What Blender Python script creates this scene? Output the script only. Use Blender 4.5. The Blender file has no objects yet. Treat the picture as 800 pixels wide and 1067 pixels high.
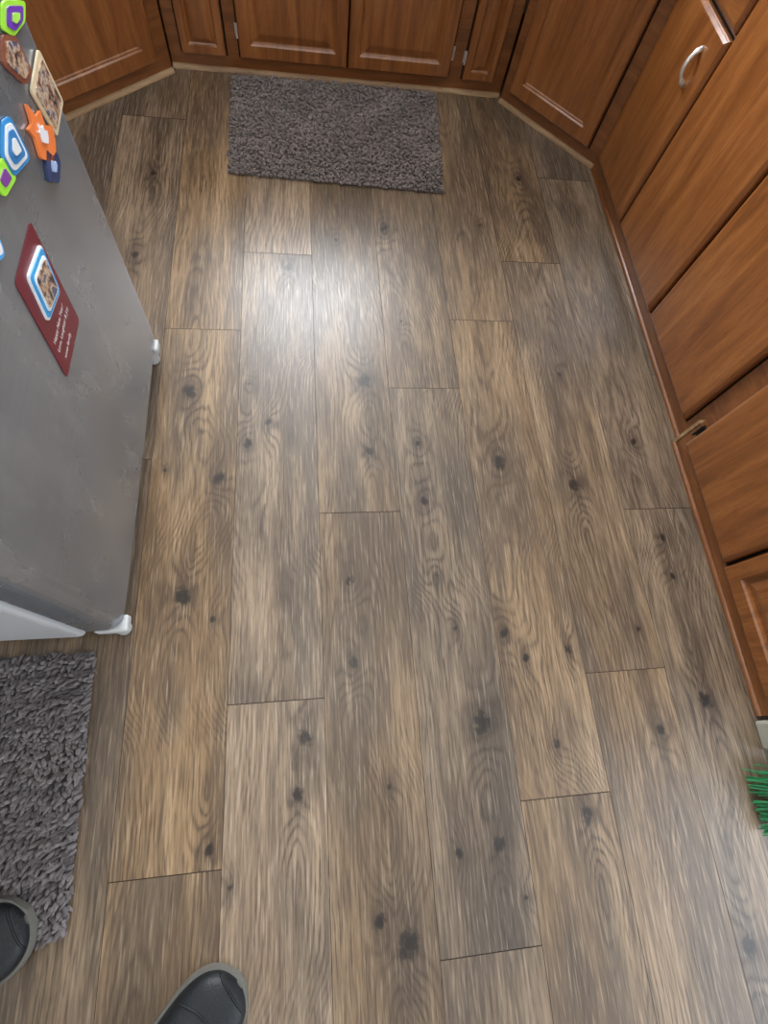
import bpy, math, random
import numpy as np
from mathutils import Vector, Matrix
random.seed(7); rng=np.random.default_rng(7)
scn=bpy.context.scene
COL=scn.collection

# ------------------------------------------------------------------ helpers
class MB:
    def __init__(s): s.v=[];s.f=[];s.m=[]
    def quad_faces(s,verts,faces,mat=0):
        o=len(s.v); s.v+= [tuple(v) for v in verts]
        for f in faces: s.f.append(tuple(i+o for i in f)); s.m.append(mat)
    def box(s,x0,x1,y0,y1,z0,z1,mat=0,T=None):
        vs=[Vector((x,y,z)) for z in (z0,z1) for y in (y0,y1) for x in (x0,x1)]
        if T is not None: vs=[T@v for v in vs]
        s.quad_faces(vs,[(0,2,3,1),(4,5,7,6),(0,1,5,4),(2,6,7,3),(0,4,6,2),(1,3,7,5)],mat)
    def prism(s,poly,axis,a0,a1,mat=0,T=None,capmat=None):
        n=len(poly)
        def mk(p,a):
            if axis=='z': v=Vector((p[0],p[1],a))
            elif axis=='x': v=Vector((a,p[0],p[1]))
            else: v=Vector((p[0],a,p[1]))
            return T@v if T is not None else v
        vs=[mk(p,a0) for p in poly]+[mk(p,a1) for p in poly]
        s.quad_faces(vs,[(i,(i+1)%n,n+(i+1)%n,n+i) for i in range(n)],mat)
        cm=mat if capmat is None else capmat
        s.quad_faces(vs,[tuple(range(n))[::-1],tuple(range(n,2*n))],cm)
    def cyl(s,p0,p1,r0,r1=None,n=12,mat=0):
        r1=r0 if r1 is None else r1
        p0=Vector(p0);p1=Vector(p1);d=(p1-p0).normalized()
        a=d.orthogonal().normalized();b=d.cross(a)
        vs=[p0+(a*math.cos(t)+b*math.sin(t))*r0 for t in [2*math.pi*i/n for i in range(n)]]
        vs+=[p1+(a*math.cos(t)+b*math.sin(t))*r1 for t in [2*math.pi*i/n for i in range(n)]]
        s.quad_faces(vs,[(i,(i+1)%n,n+(i+1)%n,n+i) for i in range(n)]+[tuple(range(n))[::-1],tuple(range(n,2*n))],mat)
    def tube(s,pts,r,n=8,mat=0):
        pts=[Vector(p) for p in pts];vs=[];fs=[]
        up=None
        for i,p in enumerate(pts):
            d=(pts[min(i+1,len(pts)-1)]-pts[max(i-1,0)]).normalized()
            if up is None: up=d.orthogonal().normalized()
            a=(up-d*up.dot(d)).normalized();up=a;b=d.cross(a)
            rr=r[i] if isinstance(r,(list,tuple)) else r
            vs+=[p+(a*math.cos(2*math.pi*k/n)+b*math.sin(2*math.pi*k/n))*rr for k in range(n)]
        for i in range(len(pts)-1):
            for k in range(n): fs.append((i*n+k,i*n+(k+1)%n,(i+1)*n+(k+1)%n,(i+1)*n+k))
        fs.append(tuple(range(n))[::-1]);fs.append(tuple(range((len(pts)-1)*n,len(pts)*n)))
        s.quad_faces(vs,fs,mat)
    def obj(s,name,mats,parent=None,bevel=0,smooth=False,seg=2):
        me=bpy.data.meshes.new(name);me.from_pydata(s.v,[],s.f)
        for m in mats: me.materials.append(m)
        me.polygons.foreach_set('material_index',s.m)
        me.update()
        import bmesh
        bm=bmesh.new();bm.from_mesh(me);bmesh.ops.recalc_face_normals(bm,faces=bm.faces);bm.to_mesh(me);bm.free()
        if smooth: me.polygons.foreach_set('use_smooth',[True]*len(me.polygons))
        o=bpy.data.objects.new(name,me);COL.objects.link(o)
        if bevel:
            b=o.modifiers.new('b','BEVEL');b.width=bevel;b.segments=seg;b.limit_method='ANGLE';b.angle_limit=math.radians(40)
        if parent: o.parent=parent
        return o
def empty(name):
    e=bpy.data.objects.new(name,None);COL.objects.link(e);e.empty_display_size=.1;return e

class NT:
    def __init__(s,name):
        s.mat=bpy.data.materials.new(name);s.mat.use_nodes=True;s.t=s.mat.node_tree
        s.b=s.t.nodes['Principled BSDF']
    def n(s,typ,**kw):
        nd=s.t.nodes.new(typ)
        for k,v in kw.items():
            if hasattr(nd,k): setattr(nd,k,v)
        return nd
    def l(s,a,b): s.t.links.new(a,b)
    def val(s,x,sock):
        if isinstance(x,(int,float)): sock.default_value=x
        elif isinstance(x,(tuple,list)): sock.default_value=x
        else: s.l(x,sock)
    def math(s,op,a,b=0.0,c=None,clamp=False):
        nd=s.n('ShaderNodeMath',operation=op);nd.use_clamp=clamp
        s.val(a,nd.inputs[0]);s.val(b,nd.inputs[1])
        if c is not None: s.val(c,nd.inputs[2])
        return nd.outputs[0]
    def ramp(s,fac,stops,interp='LINEAR'):
        nd=s.n('ShaderNodeValToRGB');nd.color_ramp.interpolation=interp
        els=nd.color_ramp.elements
        while len(els)<len(stops): els.new(.5)
        for e,(p,c) in zip(els,stops): e.position=p;e.color=(c,c,c,1) if isinstance(c,(int,float)) else (*c,1)
        s.l(fac,nd.inputs[0]);return nd.outputs[0]
    def mix(s,fac,a,b,mode='MIX'):
        nd=s.n('ShaderNodeMix');nd.data_type='RGBA';nd.blend_type=mode
        s.val(fac,nd.inputs[0])
        for x,i in ((a,6),(b,7)):
            if isinstance(x,tuple) and len(x)==3: x=(*x,1)
            s.val(x,nd.inputs[i])
        return nd.outputs[2]
    def vmul(s,v,m):
        nd=s.n('ShaderNodeVectorMath',operation='MULTIPLY');s.l(v,nd.inputs[0]);nd.inputs[1].default_value=m;return nd.outputs[0]
    def vadd(s,a,b):
        nd=s.n('ShaderNodeVectorMath',operation='ADD');s.l(a,nd.inputs[0]);s.l(b,nd.inputs[1]);return nd.outputs[0]
    def noise(s,v,scale,detail=2,rough=.5,dist=0):
        nd=s.n('ShaderNodeTexNoise');s.l(v,nd.inputs['Vector']);nd.inputs['Scale'].default_value=scale
        nd.inputs['Detail'].default_value=detail;nd.inputs['Roughness'].default_value=rough;nd.inputs['Distortion'].default_value=dist
        return nd.outputs['Fac']
    def bump(s,h,strength=.2,dist=.002):
        nd=s.n('ShaderNodeBump');nd.inputs['Strength'].default_value=strength;nd.inputs['Distance'].default_value=dist
        s.l(h,nd.inputs['Height']);s.l(nd.outputs[0],s.b.inputs['Normal'])
    def set(s,**kw):
        for k,v in kw.items():
            k=k.replace('_',' ')
            if isinstance(v,tuple) and len(v)==3: v=(*v,1)
            s.val(v,s.b.inputs[k])
def simple(name,col,rough=.5,metal=0,nscale=30,var=.12,bump=0,coat=0,spec=.5):
    m=NT(name);tc=m.n('ShaderNodeTexCoord').outputs['Object']
    nz=m.noise(tc,nscale,3)
    c=m.mix(nz,tuple(x*(1-var) for x in col),tuple(min(1,x*(1+var)) for x in col))
    m.set(Base_Color=c,Roughness=rough,Metallic=metal,Coat_Weight=coat)
    m.b.inputs['Specular IOR Level'].default_value=spec
    if bump: m.bump(nz,bump,.001)
    return m.mat

# ------------------------------------------------------------------ materials
def floor_mat():
    m=NT('oak_plank_laminate')
    tc=m.n('ShaderNodeTexCoord').outputs['Object']
    at=lambda n:m.n('ShaderNodeAttribute',attribute_name=n)
    ring=at('ring').outputs['Fac'];knot=at('knot').outputs['Fac'];halo=at('halo').outputs['Fac'];tone=at('tone').outputs['Fac']
    off=at('off').outputs['Vector']
    p=m.vadd(tc,off)
    n1=m.noise(m.vmul(p,(13,1.3,1)),1,4,.55,.3)
    n2=m.noise(m.vmul(p,(48,2.6,1)),1,3,.6)
    fine=m.noise(m.vmul(p,(270,12,1)),1,2,.6)
    pore=m.noise(m.vmul(p,(420,30,1)),1,2,.6)
    mott=m.noise(m.vmul(p,(9,2.2,1)),1,3,.5)
    wob=m.noise(m.vmul(p,(60,12,1)),1,3,.55)
    irr=m.noise(m.vmul(p,(80,55,1)),1,4,.65)
    f=m.math('ADD',ring,m.math('MULTIPLY',wob,.009))
    s1=m.math('SINE',m.math('MULTIPLY',f,2*math.pi*102))
    s2=m.math('SINE',m.math('MULTIPLY',f,2*math.pi*37))
    rings=m.math('POWER',m.math('MULTIPLY_ADD',s1,.5,.5),2.4)
    rings=m.math('MULTIPLY',rings,m.ramp(pore,[(.38,.5),(.55,1.0)]))
    amp=m.ramp(m.noise(m.vmul(p,(18,3.5,1)),1,3,.55),[(.40,.10),(.60,.80)])
    amp=m.math('MULTIPLY_ADD',halo,.65,amp,clamp=True)
    base=m.ramp(n1,[(.25,(.125,.083,.051)),(.42,(.200,.135,.083)),(.58,(.285,.200,.127)),(.78,(.385,.283,.192))])
    grey=m.mix(m.ramp(mott,[(.43,0.0),(.60,.85)]),base,(.108,.080,.058))
    c=m.mix(m.math('MULTIPLY',halo,m.math('MULTIPLY_ADD',irr,.9,.28),clamp=True),grey,(.070,.048,.034))
    c=m.mix(m.math('MULTIPLY',rings,amp),c,(.046,.031,.021))
    c=m.mix(m.math('MULTIPLY',m.math('MULTIPLY_ADD',s2,.5,.5),.22),c,(.09,.062,.042))
    c=m.mix(m.ramp(n2,[(.46,0.0),(.70,.55)]),c,(.066,.045,.031))
    c=m.mix(m.ramp(fine,[(.50,0.0),(.66,.55)]),c,(.052,.035,.025))
    c=m.mix(m.ramp(pore,[(.56,0.0),(.72,.4)]),c,(.045,.031,.022))
    c=m.mix(m.ramp(fine,[(.28,.38),(.44,0.0)]),c,(.44,.345,.255))
    kn=m.math('MULTIPLY',knot,m.math('MULTIPLY_ADD',irr,3.2,-.80),clamp=True)
    c=m.mix(m.ramp(kn,[(.12,0.0),(.40,.72),(.7,.96)]),c,(.013,.009,.007))
    hs=m.n('ShaderNodeHueSaturation');m.l(c,hs.inputs['Color'])
    m.l(m.math('MULTIPLY_ADD',tone,.48,.82),hs.inputs['Value']);
    m.l(m.math('MULTIPLY_ADD',at('warm').outputs['Fac'],.4,.78),hs.inputs['Saturation'])
    m.set(Base_Color=hs.outputs[0],Roughness=m.math('MULTIPLY_ADD',fine,.2,.25))
    m.b.inputs['Specular IOR Level'].default_value=.55
    h=m.math('ADD',m.math('MULTIPLY',fine,-.6),m.math('MULTIPLY',rings,-.3))
    m.bump(h,.22,.0006)
    return m.mat
def wood_mat(name,dark,mid,light,rough=.30,axis='z',coat=.45):
    m=NT(name);tc=m.n('ShaderNodeTexCoord').outputs['Object']
    sc={'z':(1,1,.09),'h':(.09,.09,1)}[axis]
    p=m.vmul(tc,sc)
    a=m.noise(p,16,5,.6,1.6);b=m.noise(p,120,3,.6);c0=m.noise(p,420,2,.5)
    c=m.ramp(a,[(.32,dark),(.5,mid),(.68,light)])
    c=m.mix(m.ramp(b,[(.45,0.0),(.68,.4)]),c,dark)
    c=m.mix(m.ramp(c0,[(.55,0.0),(.72,.35)]),c,tuple(x*.4 for x in dark))
    m.set(Base_Color=c,Roughness=rough,Coat_Weight=coat,Coat_Roughness=.18)
    m.bump(b,.08,.0006)
    return m.mat
M_floor=floor_mat()
M_sub=simple('plank_gap',(.030,.021,.015),.9)
M_cab=wood_mat('honey_oak',(.135,.042,.010),(.232,.078,.019),(.305,.113,.030))
M_cabr=wood_mat('honey_oak_rail',(.112,.035,.009),(.185,.062,.016),(.24,.088,.024),axis='h')
M_trim=wood_mat('pale_trim',(.20,.11,.05),(.30,.18,.09),(.40,.26,.14),axis='h',rough=.5,coat=0)
M_dark=simple('dark_gap',(.010,.006,.004),.9,spec=.1)
M_counter=simple('laminate_counter',(.35,.32,.28),.4,nscale=200)
M_wall=simple('painted_wall',(.72,.70,.66),.8,nscale=60,var=.03,bump=.05)
M_ceil=simple('painted_ceiling',(.80,.80,.78),.9,nscale=80,var=.03,bump=.1)
M_frame=simple('white_paint',(.75,.75,.73),.4,var=.03)
M_blackmetal=simple('black_hinge',(.02,.02,.02),.4,.6)
M_nickel=simple('brushed_nickel',(.75,.72,.68),.3,.7)
def steel():
    m=NT('stainless_steel');tc=m.n('ShaderNodeTexCoord').outputs['Object']
    a=m.noise(m.vmul(tc,(2,3,260)),1,2,.5);b=m.noise(m.vmul(tc,(1,1.6,.8)),3,2,.5);sm=m.noise(m.vmul(tc,(1,1,.5)),14,3,.55)
    c=m.mix(a,(.26,.275,.30),(.33,.345,.375));c=m.mix(m.ramp(b,[(.36,0.0),(.64,.45)]),c,(.16,.168,.185))
    c=m.mix(m.ramp(sm,[(.50,0.0),(.75,.25)]),c,(.5,.52,.55))
    m.set(Base_Color=c,Metallic=.62,Roughness=m.math('MULTIPLY_ADD',sm,.15,.18),Anisotropic=.6)
    m.b.inputs['Specular IOR Level'].default_value=.7
    return m.mat
M_steel=steel()
M_fridge=simple('fridge_grey_paint',(.50,.51,.53),.45,nscale=300,var=.06,bump=.1)
M_plast=simple('hinge_plastic',(.50,.51,.52),.4,var=.04)
def rugmat(name,d,l_):
    m=NT(name);tc=m.n('ShaderNodeTexCoord').outputs['Object']
    r=m.n('ShaderNodeAttribute',attribute_name='rnd').outputs['Fac']
    c=m.mix(r,d,l_);nz=m.noise(tc,900,2)
    c=m.mix(m.math('MULTIPLY',nz,.5),c,tuple(x*.9 for x in d))
    m.set(Base_Color=c,Roughness=.95,Sheen_Weight=.3,Sheen_Roughness=.5);m.b.inputs['Specular IOR Level'].default_value=.1
    m.bump(nz,.6,.002);return m.mat
M_rug=rugmat('taupe_chenille',(.12,.095,.087),(.30,.245,.226))
M_rug2=rugmat('grey_chenille',(.095,.084,.088),(.29,.262,.270))
M_shoe=simple('black_leather',(.010,.012,.015),.45,nscale=400,var=.4,bump=.6,spec=.35)
M_sole=simple('grey_rubber_sole',(.16,.155,.14),.65,spec=.25)
M_sock=simple('dark_sock',(.02,.02,.022),.9)
M_green=simple('green_bristle',(.02,.20,.07),.5,nscale=90,var=.4)
M_beige=simple('beige_plastic',(.38,.37,.31),.5)

# ------------------------------------------------------------------ camera
R=((0.99014,0.02398,-0.13801),(-0.07219,0.93168,-0.35604),(0.12005,0.36249,0.92422))
cd=bpy.data.cameras.new('camera');cam=bpy.data.objects.new('camera',cd);COL.objects.link(cam)
cam.matrix_world=Matrix.Translation((0,0,1.2))@Matrix(R).to_4x4()
cd.sensor_fit='VERTICAL';cd.sensor_height=36;cd.lens=526.25/1067*36;cd.clip_start=.02
scn.camera=cam

# ------------------------------------------------------------------ floor
W=.2074;X0=-.4015;L=1.308
ends={-5:.2,-4:.75,-3:-.35,-2:.1,-1:.62,0:1.032,1:.024,2:.463,3:.841,4:1.093,5:1.344,6:.453,7:.9,8:.2,9:.6,10:.1}
# knots: world x mm, y mm, radius mm
KN=[(-321,823,16),(-167,664,11),(-113,728,8),(-235,565,13),(-303,265,17),(-233,211,6),(-60,1279,11),(153,863,17),(153,639,11),(288,491,9),(510,600,16),(715,530,15),(-29,-52,14),(-47,-160,10),(365,-51,21),(604,93,8),(532,-110,8),(84,286,10),(82,96,10),(111,-393,10),(161,-436,20),(573,-256,13),(368,-289,12),(792,-100,9),(927,-46,15),(799,132,5),(749,896,7),(287,661,7),(-219,-240,9),(331,158,5),(252,1464,10),(767,1750,11),(280,-298,7),(144,-163,5),(-509,1303,10),(92,1402,6),(494,81,8),(929,664,8),(449,140,10),(409,-386,4),(-176,-307,5),(935,369,8),(299,289,4),(-366,589,4),(277,1080,4),(-166,849,4),(870,-518,14),(931,262,7),(-485,1656,9),(586,1502,6)]
KN=[(a/1000,b/1000,c/1000) for a,b,c in KN]
TW={0:(.75,1.0),1:(.90,.40),2:(.62,.6),3:(.40,.40),4:(.55,.75),5:(.5,.7),6:(.28,.45),-1:(.35,.6),-2:(.3,.5),7:(.2,.4)}
def build_floor():
    V=[];F=[];ring=[];knot=[];halo=[];tone=[];warm=[];off=[];base=0
    for ci in range(-5,11):
        xa=X0+ci*W;xb=xa+W
        ys=[ends[ci]+k*L for k in range(-4,4)]
        for y0 in ys:
            ya=max(y0,-2.6);yb=min(y0+L,2.85)
            if yb-ya<.02: continue
            r=random.Random(ci*100+int(y0*50))
            fineg=(-1.0<xb and xa<1.1 and yb>-.75 and ya<2.25)
            st=.005 if fineg else .05
            g=.0006
            nx=max(2,int(W/st)+1);ny=max(2,int((yb-ya)/st)+1)
            xs=np.linspace(xa+g,xb-g,nx);yv=np.linspace(ya+g*1.4,yb-g*1.4,ny)
            Xg,Yg=np.meshgrid(xs,yv)
            xc=xa+W*r.uniform(.2,.8)
            ph=[r.uniform(0,6.28) for _ in range(8)]
            kl=sorted([k for k in KN if xa-.002<k[0]<xb+.002 and ya-.03<k[1]<yb+.03],key=lambda k:k[1])
            big=[k for k in kl if k[2]>=.009]
            d=.030+.030*np.sin(Yg*2.3+ph[0])+.018*np.sin(Yg*5.1+ph[1])
            if big:
                wk=np.zeros_like(yv)+.02;cx_=wk*xc
                for k in big:
                    g_=k[2]*100*np.exp(-((yv-k[1])/.16)**2);wk=wk+g_;cx_=cx_+g_*k[0]
                line=cx_/wk
                xcv=np.repeat(line[:,None],nx,1)+.006*np.sin(Yg*6.1+ph[2])
            else: xcv=xc+.018*np.sin(Yg*3.1+ph[2])+.008*np.sin(Yg*8.3+ph[3])
            f=np.sqrt((Xg-xcv)**2+d**2+1e-5)
            f+=.003*np.sin(Yg*17+ph[4]+Xg*20)+.002*np.sin(Yg*31+ph[5]-Xg*35)
            kk=np.zeros_like(f)
            hh=.34*np.exp(-((Xg-xcv)/(.030+.012*np.sin(Yg*4+ph[6])))**2)*(.55+.45*np.sin(Yg*3.3+ph[7]))
            for (kx,ky,kr) in kl:
                th=r.uniform(-.7,.7);cx=(Xg-kx)*math.cos(th)+(Yg-ky)*math.sin(th);cy=-(Xg-kx)*math.sin(th)+(Yg-ky)*math.cos(th)
                f+=(1.8*kr+.015)*np.exp(-(((Xg-kx)/(kr*1.9+.012))**2+((Yg-ky)/(kr*4.6+.022))**2))
                kk+=1.15*np.exp(-((cx/(kr*.90))**2+(cy/(kr*1.2))**2))
                hh+=.80*np.exp(-(((Xg-kx)/(kr*1.8+.004))**2+((Yg-ky)/(kr*3.4+.006))**2))
                hh+=.45*np.exp(-(((Xg-kx-kr*r.uniform(-1,1))/(kr*1.6))**2+((Yg-ky-kr*r.uniform(-4,4))/(kr*9))**2))
            n=nx*ny
            V.append(np.stack([Xg.ravel(),Yg.ravel(),np.zeros(n)],1))
            idx=np.arange(n).reshape(ny,nx)+base
            F.append(np.stack([idx[:-1,:-1].ravel(),idx[:-1,1:].ravel(),idx[1:,1:].ravel(),idx[1:,:-1].ravel()],1))
            ring.append(f.ravel());knot.append(np.clip(kk,0,1.2).ravel());halo.append(np.clip(hh,0,1).ravel())
            t_,w_=TW.get(ci,(.4,.5))
            tone.append(np.full(n,t_+r.uniform(-.22,.22)));warm.append(np.full(n,w_+r.uniform(-.2,.2)))
            off.append(np.tile([[r.uniform(-20,20),r.uniform(-20,20),r.uniform(-20,20)]],(n,1)))
            base+=n
    V=np.concatenate(V);F=np.concatenate(F)
    me=bpy.data.meshes.new('floor')
    me.vertices.add(len(V));me.vertices.foreach_set('co',V.astype(np.float32).ravel())
    me.loops.add(F.size);me.loops.foreach_set('vertex_index',F.astype(np.int32).ravel())
    me.polygons.add(len(F));me.polygons.foreach_set('loop_start',np.arange(0,F.size,4,dtype=np.int32))
    me.update(calc_edges=True)
    for nm,arr in (('ring',ring),('knot',knot),('halo',halo),('tone',tone),('warm',warm)):
        a=me.attributes.new(nm,'FLOAT','POINT');a.data.foreach_set('value',np.concatenate(arr).astype(np.float32))
    a=me.attributes.new('off','FLOAT_VECTOR','POINT');a.data.foreach_set('vector',np.concatenate(off).astype(np.float32).ravel())
    me.materials.append(M_floor)
    o=bpy.data.objects.new('floor',me);COL.objects.link(o)
    b=MB();b.box(-1.44,1.89,-2.6,2.85,-.06,-.0012);s=b.obj('subfloor',[M_sub],parent=o)
build_floor()

# ------------------------------------------------------------------ room shell
XL,XR,YB,YF,ZC=-1.42,1.70,2.83,-2.55,2.4
b=MB();b.box(XL-.1,XL,YF-.1,YB+.1,0,ZC);b.obj('wall_left',[M_wall])
b=MB()
b.box(XR,XR+.1,-.3,YB+.1,0,ZC);b.box(XR,XR+.1,YF-.1,-2.2,0,ZC);b.box(XR,XR+.1,-2.2,-.3,2.1,ZC);b.box(XR,XR+.1,-2.2,-.3,0,.25)
b.obj('wall_right',[M_wall])
wx0,wx1,wz0,wz1=-.48,.52,1.08,2.10
b=MB();b.box(XL,wx0,YB,YB+.1,0,ZC);b.box(wx1,XR,YB,YB+.1,0,ZC);b.box(wx0,wx1,YB,YB+.1,0,wz0);b.box(wx0,wx1,YB,YB+.1,wz1,ZC)
b.obj('wall_back',[M_wall])
b=MB();b.box(XL,XR,YF-.1,YF,0,ZC);b.obj('wall_front',[M_wall])
b=MB();b.box(XL-.1,XR+.1,YF-.1,YB+.1,ZC,ZC+.1);b.obj('ceiling',[M_ceil])
def winframe(name,a0,a1,z0,z1,axis,c):
    b=MB();t=.04
    def bx(u0,u1,v0,v1,e=.03):
        if axis=='y': b.box(u0,u1,c,c+e*2,v0,v1)
        else: b.box(c,c+e*2,u0,u1,v0,v1)
    bx(a0,a1,z0,z0+t);bx(a0,a1,z1-t,z1);bx(a0,a0+t,z0+t,z1-t);bx(a1-t,a1,z0+t,z1-t);m=(a0+a1)/2;bx(m-.02,m+.02,z0+t,z1-t,.02)
    b.obj(name,[M_frame],bevel=.004)
winframe('window_1',wx0,wx1,wz0,wz1,'y',YB+.02)
winframe('window_2',-2.2,-.3,.25,2.1,'x',XR+.02)

# ------------------------------------------------------------------ cabinets
def frameT(p0,p1):
    p0=Vector((*p0,0));p1=Vector((*p1,0));u=(p1-p0).normalized();nrm=Vector((-u.y,u.x,0))
    T=Matrix(((u.x,nrm.x,0,p0.x),(u.y,nrm.y,0,p0.y),(0,0,1,0),(0,0,0,1)))
    return T,(p1-p0).length
def door(b,T,u0,u1,z0,z1,style='panel'):
    if style=='panel':
        prof=[(0,0),(0,.014),(.004,.018),(.040,.018),(.044,.013),(.050,.010),(.056,.0105),(.074,.016),(.080,.0165)]
    elif style=='flat':
        prof=[(0,0),(0,.014),(.004,.018),(.046,.018),(.050,.013),(.054,.0125),(.058,.010),(.062,.010)]
    else:
        prof=[(0,0),(0,.010),(.003,.014),(.010,.018),(.014,.0185)]
    w=u1-u0
    if w<.2 and style=='panel': prof=[(i*.62,d) for i,d in prof]
    vs=[];fs=[]
    for i,d in prof:
        for (x,z) in ((u0+i,z0+i),(u1-i,z0+i),(u1-i,z1-i),(u0+i,z1-i)): vs.append(T@Vector((x,d+.001,z)))
    for k in range(len(prof)-1):
        for j in range(4): fs.append((k*4+j,k*4+(j+1)%4,(k+1)*4+(j+1)%4,(k+1)*4+j))
    q=(len(prof)-1)*4;fs.append((q,q+1,q+2,q+3))
    b.quad_faces(vs,fs,0)
H=.80
def cabinet(p0,p1,doors,drawers,depth=.5,trim=None,name='kitchen_base_cabinet',hinges=(),hm=None,tr=.014):
    T,Ln=frameT(p0,p1);e=empty(name)
    b=MB()
    b.prism([(0,0),(Ln,0),(Ln,-depth),(0,-depth)],'z',.002,H,0,T)
    b.obj('face_frame_carcass',[M_cabr],e)
    for i,(u0,u1,z0,z1,st) in enumerate(doors):
        b=MB();g=.0055
        b.box(u0-g,u1+g,0.0003,.0012,z0-g,z1+g,0,T);b.obj('door_shadow_gap_%d'%(i+1),[M_dark],e)
        b=MB();door(b,T,u0,u1,z0,z1,st);b.obj('door_panel_%d'%(i+1),[M_cab],e,bevel=0)
    for i,(u0,u1,z0,z1) in enumerate(drawers):
        b=MB();door(b,T,u0,u1,z0,z1,'slab');b.obj('drawer_front_%d'%(i+1),[M_cabr],e)
    b=MB();R_=tr
    poly=[(0,0)]+[(R_*math.cos(t)*0.9,R_*math.sin(t)) for t in np.linspace(0,math.pi/2,6)]
    b.prism([(p[0],p[1]+.001) for p in poly],'x',0.0,Ln,0,T)
    b.obj('shoe_moulding',[trim or M_trim],e,smooth=False)
    for i,(u,z) in enumerate(hinges):
        b=MB();b.cyl(T@Vector((u,.012,z-.02)),T@Vector((u,.012,z+.02)),.0035,n=10)
        b.box(u-.006,u+.006,.001,.006,z-.018,z+.018,0,T);b.obj('hinge_%d'%(i+1),[hm or M_nickel],e)
    return e,T
DZ0,DZ1=.055,.56
BY=2.215
e,T=cabinet((.765,BY),(-.465,BY),
  [(.045,.165,DZ0,DZ1,'panel'),(.222,.600,DZ0,DZ1,'panel'),(.606,.985,DZ0,DZ1,'panel'),(1.035,1.185,DZ0,DZ1,'panel')],
  [(.045,.165,.60,.74),(.222,.600,.60,.74),(.606,.985,.60,.74),(1.035,1.185,.60,.74)],depth=.6,hinges=[(.218,.13),(.989,.13),(.170,.12)])
cabinet((1.075,1.835),(.765,BY-.03),[(.05,.43,DZ0,DZ1,'flat')],[(.05,.43,.60,.74)],depth=.3)
cabinet((-.465,BY-.03),(-1.03,1.64),[(.06,.50,DZ0,DZ1,'flat')],[(.06,.50,.60,.74)],depth=.3)
cabinet((-1.03,1.64),(-1.03,1.02),[(.08,.5,DZ0,DZ1,'panel')],[(.08,.5,.60,.74)],depth=.38)
e,T=cabinet((1.075,.66),(1.075,1.835),
   [(.045,.423,DZ0,.775,'slab'),(.438,.815,DZ0,.775,'slab'),(.828,1.15,DZ0,DZ1,'slab')],
   [(.828,1.15,.575,.775)],depth=.6,trim=M_cabr,tr=.010)
def pull(e,T,u,z,ln=.08,name='pull_handle',mat=None):
    b=MB();pts=[]
    for t in np.linspace(0,1,13):
        pts.append(T@Vector((u+.010*(t-.5),.018+.026*math.sin(math.pi*t)**.6,z-ln/2+ln*t)))
    b.tube(pts,[.0075 if (i<2 or i>10) else .0055 for i in range(13)],n=10)
    b.obj(name,[mat or M_nickel],e,smooth=True)
pull(e,T,.905,.465)
b=MB();b.box(-.004,.006,-.004,.022,0.001,.115,0,T);b.obj('raw_edge_strip',[M_trim],e)
e,T=cabinet((1.055,-.09),(1.055,.655),[(.04,.355,DZ0,DZ1,'panel'),(.367,.715,DZ0,DZ1,'slab')],[(.04,.355,.60,.74),(.367,.715,.60,.74)],depth=.6,hinges=[(.725,.11)],hm=M_blackmetal,trim=M_cabr,tr=.010)
b=MB();t0,t1=H+.001,H+.04
poly=[(-1.40,1.0),(-1.0,1.0),(-1.0,1.62),(-.45,BY-.06),(.75,BY-.06),(1.05,1.82),(1.05,-.11),(1.69,-.11),(1.69,2.82),(-1.40,2.82)]
b.prism(poly,'z',t0,t1);b.obj('kitchen_countertop',[M_counter],bevel=.006)
# ------------------------------------------------------------------ fridge
fr=empty('refrigerator')
fy0,fy1=.185,.965
b=MB();b.box(-1.12,-.485,fy0-.005,fy1+.005,.03,1.70);b.obj('cabinet_body',[M_fridge],fr,bevel=.012,seg=3)
def fdoor(z0,z1,name):
    b=MB();r=.035;poly=[(-.475,fy0)]
    for t in np.linspace(-math.pi/2,0,8): poly.append((-.402-r+r*math.cos(t),fy0+r+r*math.sin(t)))
    for y in np.linspace(fy0+r+.05,fy1-r-.05,8):
        q=(y-(fy0+fy1)/2)/((fy1-fy0)/2);poly.append((-.400-.002*q*q,y))
    for t in np.linspace(0,math.pi/2,8): poly.append((-.402-r+r*math.cos(t),fy1-r+r*math.sin(t)))
    poly.append((-.475,fy1))
    b.prism(poly,'z',z0,z1);o=b.obj(name,[M_steel],fr,bevel=.005,seg=3)
    return o
fdoor(.07,1.13,'fresh_food_door');fdoor(1.14,1.70,'freezer_door')
b=MB();b.box(-.484,-.474,fy0+.01,fy1-.01,.08,1.69);b.obj('door_gasket',[M_dark],fr)
b=MB();b.box(-.47,-.43,fy0+.02,fy1-.02,.012,.062);b.obj('kick_grille',[M_fridge],fr,bevel=.004)
for nm,y in (('hinge_foot_near',fy0+.015),('hinge_foot_far',fy1-.045)):
    b=MB();b.box(-.46,-.394,y-.018,y+.018,.045,.069);b.cyl((-.42,y,.001),(-.42,y,.045),.016,n=16);b.obj(nm,[M_plast],fr,bevel=.005)
for z0,z1 in ((.86,1.10),(1.17,1.38)):
    b=MB();pts=[(-.402,fy1-.08,z0),(-.365,fy1-.08,z0+.02)]+[(-.355,fy1-.08,z) for z in np.linspace(z0+.04,z1-.04,4)]+[(-.365,fy1-.08,z1-.02),(-.402,fy1-.08,z1)]
    b.tube(pts,.009,n=12);b.obj('door_handle',[M_steel],fr,smooth=True)
tilt=Matrix.Rotation(math.radians(1.3),4,'Y');cpt=Vector((-.4,0,0))
fr.matrix_world=Matrix.Translation(cpt)@tilt@Matrix.Translation(-cpt)
def mm(*a): return [(a[i]/1000,a[i+1]/1000) for i in range(0,len(a),2)]
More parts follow.
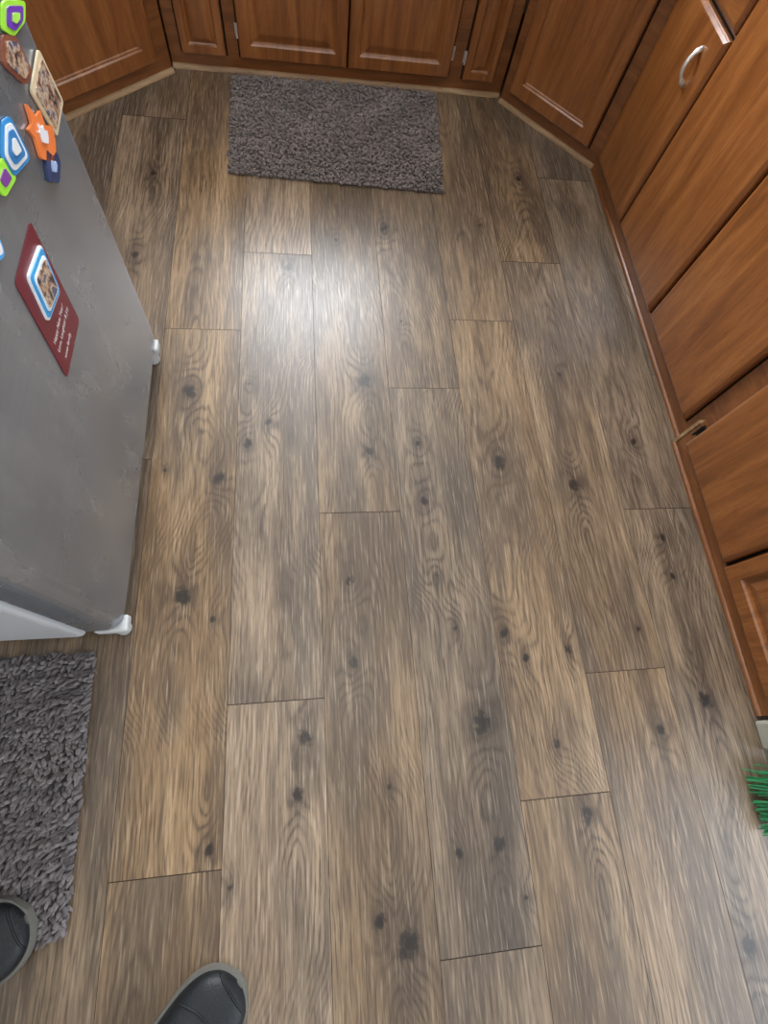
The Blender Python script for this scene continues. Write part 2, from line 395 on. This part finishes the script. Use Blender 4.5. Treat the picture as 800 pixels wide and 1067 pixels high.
def roundpoly(poly,r=.2,n=4):
    out=[];N=len(poly)
    for i,p in enumerate(poly):
        a=np.array(poly[i-1]);b_=np.array(p);c=np.array(poly[(i+1)%N])
        s=b_+(a-b_)*r;e_=b_+(c-b_)*r
        for t in np.linspace(0,1,n): out.append(tuple((1-t)**2*s+2*t*(1-t)*b_+t*t*e_))
    return out
def flat(name,poly,col,h=.0015,x=-.3995,inner=None,r=.2):
    poly=roundpoly(poly,r)
    b=MB();b.prism(poly,'x',x,x+h,0)
    mats=[simple(name+'_mat',col,.35)]
    if inner:
        cy=sum(p[0] for p in poly)/len(poly);cz=sum(p[1] for p in poly)/len(poly)
        for k,(sc,c2) in enumerate(inner):
            b.prism([(cy+(p[0]-cy)*sc,cz+(p[1]-cz)*sc) for p in poly],'x',x+h*(1+.5*k),x+h*(1.5+.5*k),k+1)
            if c2=='photo':
                m=NT(name+'_print');tc=m.n('ShaderNodeTexCoord').outputs['Object']
                nz=m.noise(tc,60,3,.6);m.set(Base_Color=m.ramp(nz,[(.38,(.02,.02,.03)),(.46,(.30,.16,.10)),(.54,(.55,.42,.30)),(.62,(.08,.08,.14))]),Roughness=.3);mats.append(m.mat)
            else: mats.append(simple(name+'_in%d'%k,c2,.35))
    return b.obj(name,mats,fr)
flat('green_purple_magnet',mm(877,781,949,749,920,739,864,749,841,768),(.35,.75,.05),.003,inner=[(.7,(.15,.04,.40)),(.3,(.4,.8,.1))])
flat('portrait_magnet',mm(835,766,872,747,876,702,836,707,798,753),(.22,.07,.04),.003,inner=[(.75,'photo')])
flat('picture_magnet',mm(929,704,942,627,865,621,844,696),(.62,.50,.33),.003,inner=[(.8,'photo')],r=.08)
flat('orange_cat_magnet',mm(812,700,822,676,845,672,838,655,862,640,850,625,823,612,800,628,780,645,790,668,782,684,802,680),(.80,.20,.05),.004,inner=[(.35,(.75,.75,.8))],r=.15)
flat('polka_dot_magnet',mm(808,640,820,622,838,618,836,602,800,594,786,606,770,618,785,632),(.02,.04,.12),.004,inner=[(.35,(.35,.45,.7))],r=.15)
flat('blue_magnet',mm(729,728,753,719,752,664,684,685,682,712),(.03,.25,.6),.003,inner=[(.8,(.8,.8,.8)),(.6,(.03,.2,.5)),(.3,(.8,.8,.8))])
flat('lime_magnet',mm(685,713,691,680,640,690,636,715),(.35,.8,.05),.003,inner=[(.5,(.2,.05,.3))])
flat('blue_dot_magnet',mm(560,700,582,684,570,664,545,676),(.05,.35,.8),.003,inner=[(.6,(.8,.8,.85))],r=.4)
flat('red_greeting_card',mm(556,633,670,633,651,459,528,464),(.14,.008,.018),.001,r=.06)
flat('blue_framed_photo',mm(584,616,659,606,640,535,566,548),(.8,.85,.9),.003,x=-.3985,inner=[(.92,(.03,.30,.65)),(.74,(.8,.85,.9)),(.64,'photo')],r=.12)
M_txt=simple('white_ink',(.85,.85,.85),.5)
for i,(tx,(y,z)) in enumerate((('Happy New Year!',(.552,.515)),('Love, Laughter & Joy',(.549,.500)),('xoxo family',(.555,.478)))):
    cu=bpy.data.curves.new('card_text_%d'%(i+1),'FONT');cu.body=tx;cu.size=.0105;cu.materials.append(M_txt)
    o=bpy.data.objects.new('card_text_%d'%(i+1),cu);COL.objects.link(o);o.parent=fr
    o.matrix_local=Matrix(((0,0,1,-.3982),(1,0,0,y),(0,1,0,z),(0,0,0,1)))

# ------------------------------------------------------------------ rugs
def rug(name,quad,mat,sp=.0115,rad=.0052,ln=.024,flop=(0,-1),hz=1.0,rows=0):
    q=[np.array(p,float) for p in quad]
    wx=np.linalg.norm(q[1]-q[0]);wy=np.linalg.norm(q[3]-q[0])
    nx=int(wx/sp);ny=int(wy/sp)
    su,sv=np.meshgrid(np.linspace(0,1,nx),np.linspace(0,1,ny));su=su.ravel();sv=sv.ravel()
    P=((1-su)*(1-sv))[:,None]*q[0]+(su*(1-sv))[:,None]*q[1]+(su*sv)[:,None]*q[2]+((1-su)*sv)[:,None]*q[3]
    n=len(P)
    gx=P[:,0]+rng.normal(0,sp*.28,n);gy=P[:,1]+rng.normal(0,sp*.28,n)
    lowf=np.sin(gx*31+2*np.sin(gy*14))+np.sin(gy*27+3*np.sin(gx*9))+np.sin(gx*11-gy*19)
    rowf=np.sin(gy*2*math.pi/.042+1.2*np.sin(gx*9)+.5*lowf)
    ang=math.atan2(flop[1],flop[0])+lowf*.35+rng.normal(0,.6,n)
    lean=np.clip(rng.uniform(.25,.95,n)-rows*.25*rowf,.15,1);ll=ln*rng.uniform(.75,1.25,n)*(1+rows*.35*rowf);rr=rad*rng.uniform(.8,1.2,n)
    dx,dy=np.cos(ang),np.sin(ang)
    S,Rg=6,5
    ts=np.linspace(0,1,Rg);pr=np.array([.75,1.05,1.1,.95,.45])
    V=np.zeros((n,Rg*S+1,3))
    for i,t in enumerate(ts):
        h=.004+hz*ll*(1-lean*.75)*np.sin(t*1.5)*.9+.004*t
        o=ll*lean*(t**1.5)
        cx=gx+dx*o;cy=gy+dy*o
        tl=np.stack([dx*lean*t,dy*lean*t,1.1-t*lean],1);tl/=np.linalg.norm(tl,axis=1)[:,None]
        sd=np.stack([-dy,dx,0*dx],1);up=np.cross(tl,sd)
        for k in range(S):
            a=2*math.pi*k/S
            V[:,i*S+k,:]=np.stack([cx,cy,h],1)+(sd*math.cos(a)+up*math.sin(a))*(rr*pr[i])[:,None]
        if i==Rg-1: V[:,-1,:]=np.stack([cx,cy,h],1)+tl*rr[:,None]*.6
    V[:,:,2]=np.clip(V[:,:,2],.003,.0245)
    quads=[(i*S+k,i*S+(k+1)%S,(i+1)*S+(k+1)%S,(i+1)*S+k) for i in range(Rg-1) for k in range(S)]
    tris=[((Rg-1)*S+k,(Rg-1)*S+(k+1)%S,Rg*S) for k in range(S)]
    per=Rg*S+1;offs=np.arange(n)*per
    Q=(np.array(quads)[None]+offs[:,None,None]).reshape(-1,4);Tt=(np.array(tris)[None]+offs[:,None,None]).reshape(-1,3)
    VV=V.reshape(-1,3);nb=len(VV)
    bx=np.array([[p[0],p[1],z] for z in (.0012,.006) for p in (q[0],q[1],q[3],q[2])])
    bf=np.array([(0,2,3,1),(4,5,7,6),(0,1,5,4),(2,6,7,3),(0,4,6,2),(1,3,7,5)])+nb
    VV=np.concatenate([VV,bx]);Q=np.concatenate([Q,bf])
    me=bpy.data.meshes.new(name);me.vertices.add(len(VV));me.vertices.foreach_set('co',VV.astype(np.float32).ravel())
    li=np.concatenate([Q.ravel(),Tt.ravel()]).astype(np.int32)
    me.loops.add(len(li));me.loops.foreach_set('vertex_index',li)
    st=np.concatenate([np.arange(len(Q))*4,len(Q)*4+np.arange(len(Tt))*3]).astype(np.int32)
    me.polygons.add(len(st));me.polygons.foreach_set('loop_start',st);me.update(calc_edges=True)
    me.polygons.foreach_set('use_smooth',[True]*len(st))
    rn=np.concatenate([np.repeat(np.clip(rng.random(n)*.7+.15+lowf*.08+rows*.12*rowf,0,1),per),np.zeros(8)])
    a=me.attributes.new('rnd','FLOAT','POINT');a.data.foreach_set('value',rn.astype(np.float32))
    me.materials.append(mat);o=bpy.data.objects.new(name,me);COL.objects.link(o);return o
rug('chenille_rug',[(-.25,1.675),(.468,1.645),(.50,2.185),(-.25,2.185)],M_rug,sp=.0095,rad=.0046,ln=.015,rows=.5,hz=.8)
rug('chenille_rug',[(-1.2,-.36),(-.465,-.345),(-.475,.15),(-1.2,.15)],M_rug2,sp=.0076,rad=.0036,ln=.018,flop=(-.2,-1),rows=.9,hz=.95)

# ------------------------------------------------------------------ shoes
def shoe(tip,ang,z0=.001,name='shoe'):
    e=empty(name);Ls=.30
    T=Matrix.Translation((tip[0],tip[1],z0))@Matrix.Rotation(ang,4,'Z')@Matrix.Translation((-Ls,0,0))
    st=[0,.01,.04,.1,.2,.32,.45,.58,.7,.8,.87,.92,.96,.985,1.0]
    def hw(s): return 1.08*np.interp(s,[0,.01,.04,.1,.2,.4,.55,.7,.8,.87,.92,.96,.985,1.0],[.008,.018,.029,.036,.038,.037,.046,.055,.056,.052,.045,.035,.023,.008])
    def ht(s): return np.interp(s,[0,.1,.3,.45,.6,.75,.88,.96,1.0],[.10,.105,.10,.092,.072,.058,.05,.042,.028])
    def surf(s,c):  # c=cos of section angle
        sn=math.sqrt(max(0,1-c*c));return T@Vector((Ls*s,hw(s)*math.copysign(abs(c)**.75,c),.018+(ht(s)-.018)*(sn**.75)))
    b=MB();out=[(Ls*s,hw(s)+.004) for s in st];poly=out+[(x,-y) for x,y in out[::-1]]
    k=len(out);poly[k-1]=(Ls+.004,poly[k-1][1]);poly[k]=(Ls+.004,poly[k][1])
    b.prism(poly[::-1],'z',0,.020,0,T);b.obj('sole',[M_sole],e,bevel=.004,seg=3)
    b=MB();vs=[];N=14
    for s in st:
        for k in range(N+1): vs.append(surf(s,math.cos(math.pi*k/N)))
    fs=[(i*(N+1)+k,i*(N+1)+k+1,(i+1)*(N+1)+k+1,(i+1)*(N+1)+k) for i in range(len(st)-1) for k in range(N)]
    b.quad_faces(vs,fs);o=b.obj('upper',[M_shoe],e,smooth=True);sub=o.modifiers.new('s','SUBSURF');sub.levels=2;sub.render_levels=2
    for j,s0 in enumerate((.80,.955)):
        b=MB();b.tube([surf(s0-(.10 if j==0 else .0)*abs(c)**1.5,c) for c in np.linspace(-.93,.93,17)],.0022,n=6);b.obj('toe_stitch_%d'%(j+1),[M_shoe],e,smooth=True)
    b=MB();pts=[T@Vector((.075+.055*math.cos(t),.03*math.sin(t),.104)) for t in np.linspace(0,2*math.pi,25)]
    b.tube(pts,.007,n=8);b.obj('collar',[M_shoe],e,smooth=True)
    b=MB();b.prism([(.075+.052*math.cos(t),.028*math.sin(t)) for t in np.linspace(0,2*math.pi,24,endpoint=False)],'z',.08,.112,0,T);b.obj('sock',[M_sock],e,smooth=False)
    for i,s in enumerate((.5,.56,.62,.68)):
        b=MB();h=ht(s)+.001;b.tube([T@Vector((Ls*s,y,h-.012*(abs(y)/.022)**2)) for y in np.linspace(-.022,.022,7)],.003,n=8);b.obj('lace_%d'%(i+1),[M_sock],e,smooth=True)
    return e
shoe((-.152,-.448),math.radians(36))
shoe((-.515,-.305),math.radians(30),z0=.0255)
# ------------------------------------------------------------------ broom
br=empty('broom');b=MB()
hc=Vector((1.10,-.265,.13))
for i in range(420):
    u=random.uniform(-1,1);v=random.uniform(-1,1)
    p0=hc+Vector((v*.02,u*.045,0));p1=Vector((hc.x-.05+v*.09,hc.y+u*.062+random.gauss(0,.006),.004+random.random()*.015))
    mid=(p0+p1)/2+Vector((random.gauss(0,.004),random.gauss(0,.004),.01));b.tube([p0,mid,p1],.0016,n=4)
b.obj('bristles',[M_green],br)
b=MB();b.box(1.07,1.13,-.325,-.205,.125,.16);b.obj('broom_head_block',[M_green],br,bevel=.01)
b=MB();b.cyl((1.10,-.265,.15),(1.24,-.135,1.15),.011,n=14);b.obj('handle',[M_beige],br,smooth=True)
b=MB();b.box(1.035,1.30,-.165,-.10,.001,.075);b.obj('baseboard_right',[M_beige],bevel=.006)

# ------------------------------------------------------------------ lights
def area(name,loc,rot,sx,sy,pw,col,spread=180):
    l=bpy.data.lights.new(name,'AREA');l.shape='RECTANGLE';l.size=sx;l.size_y=sy;l.energy=pw;l.color=col;l.spread=math.radians(spread)
    o=bpy.data.objects.new(name,l);COL.objects.link(o);o.location=loc;o.rotation_euler=rot;return o
area('window_light_back',((wx0+wx1)/2,YB+.12,(wz0+wz1)/2),(math.radians(-90),0,0),wx1-wx0,wz1-wz0,125,(.92,.96,1),150)
area('window_light_patio',(XR+.12,-1.25,1.2),(0,math.radians(90),0),1.8,1.85,44,(.86,.93,1))
area('ceiling_lamp',(.1,.2,2.38),(0,0,0),.5,.5,6,(1,.93,.82))
w=bpy.data.worlds.new('World');scn.world=w;w.use_nodes=True
w.node_tree.nodes['Background'].inputs[0].default_value=(.75,.85,1,1);w.node_tree.nodes['Background'].inputs[1].default_value=1.0
scn.view_settings.view_transform='Standard'
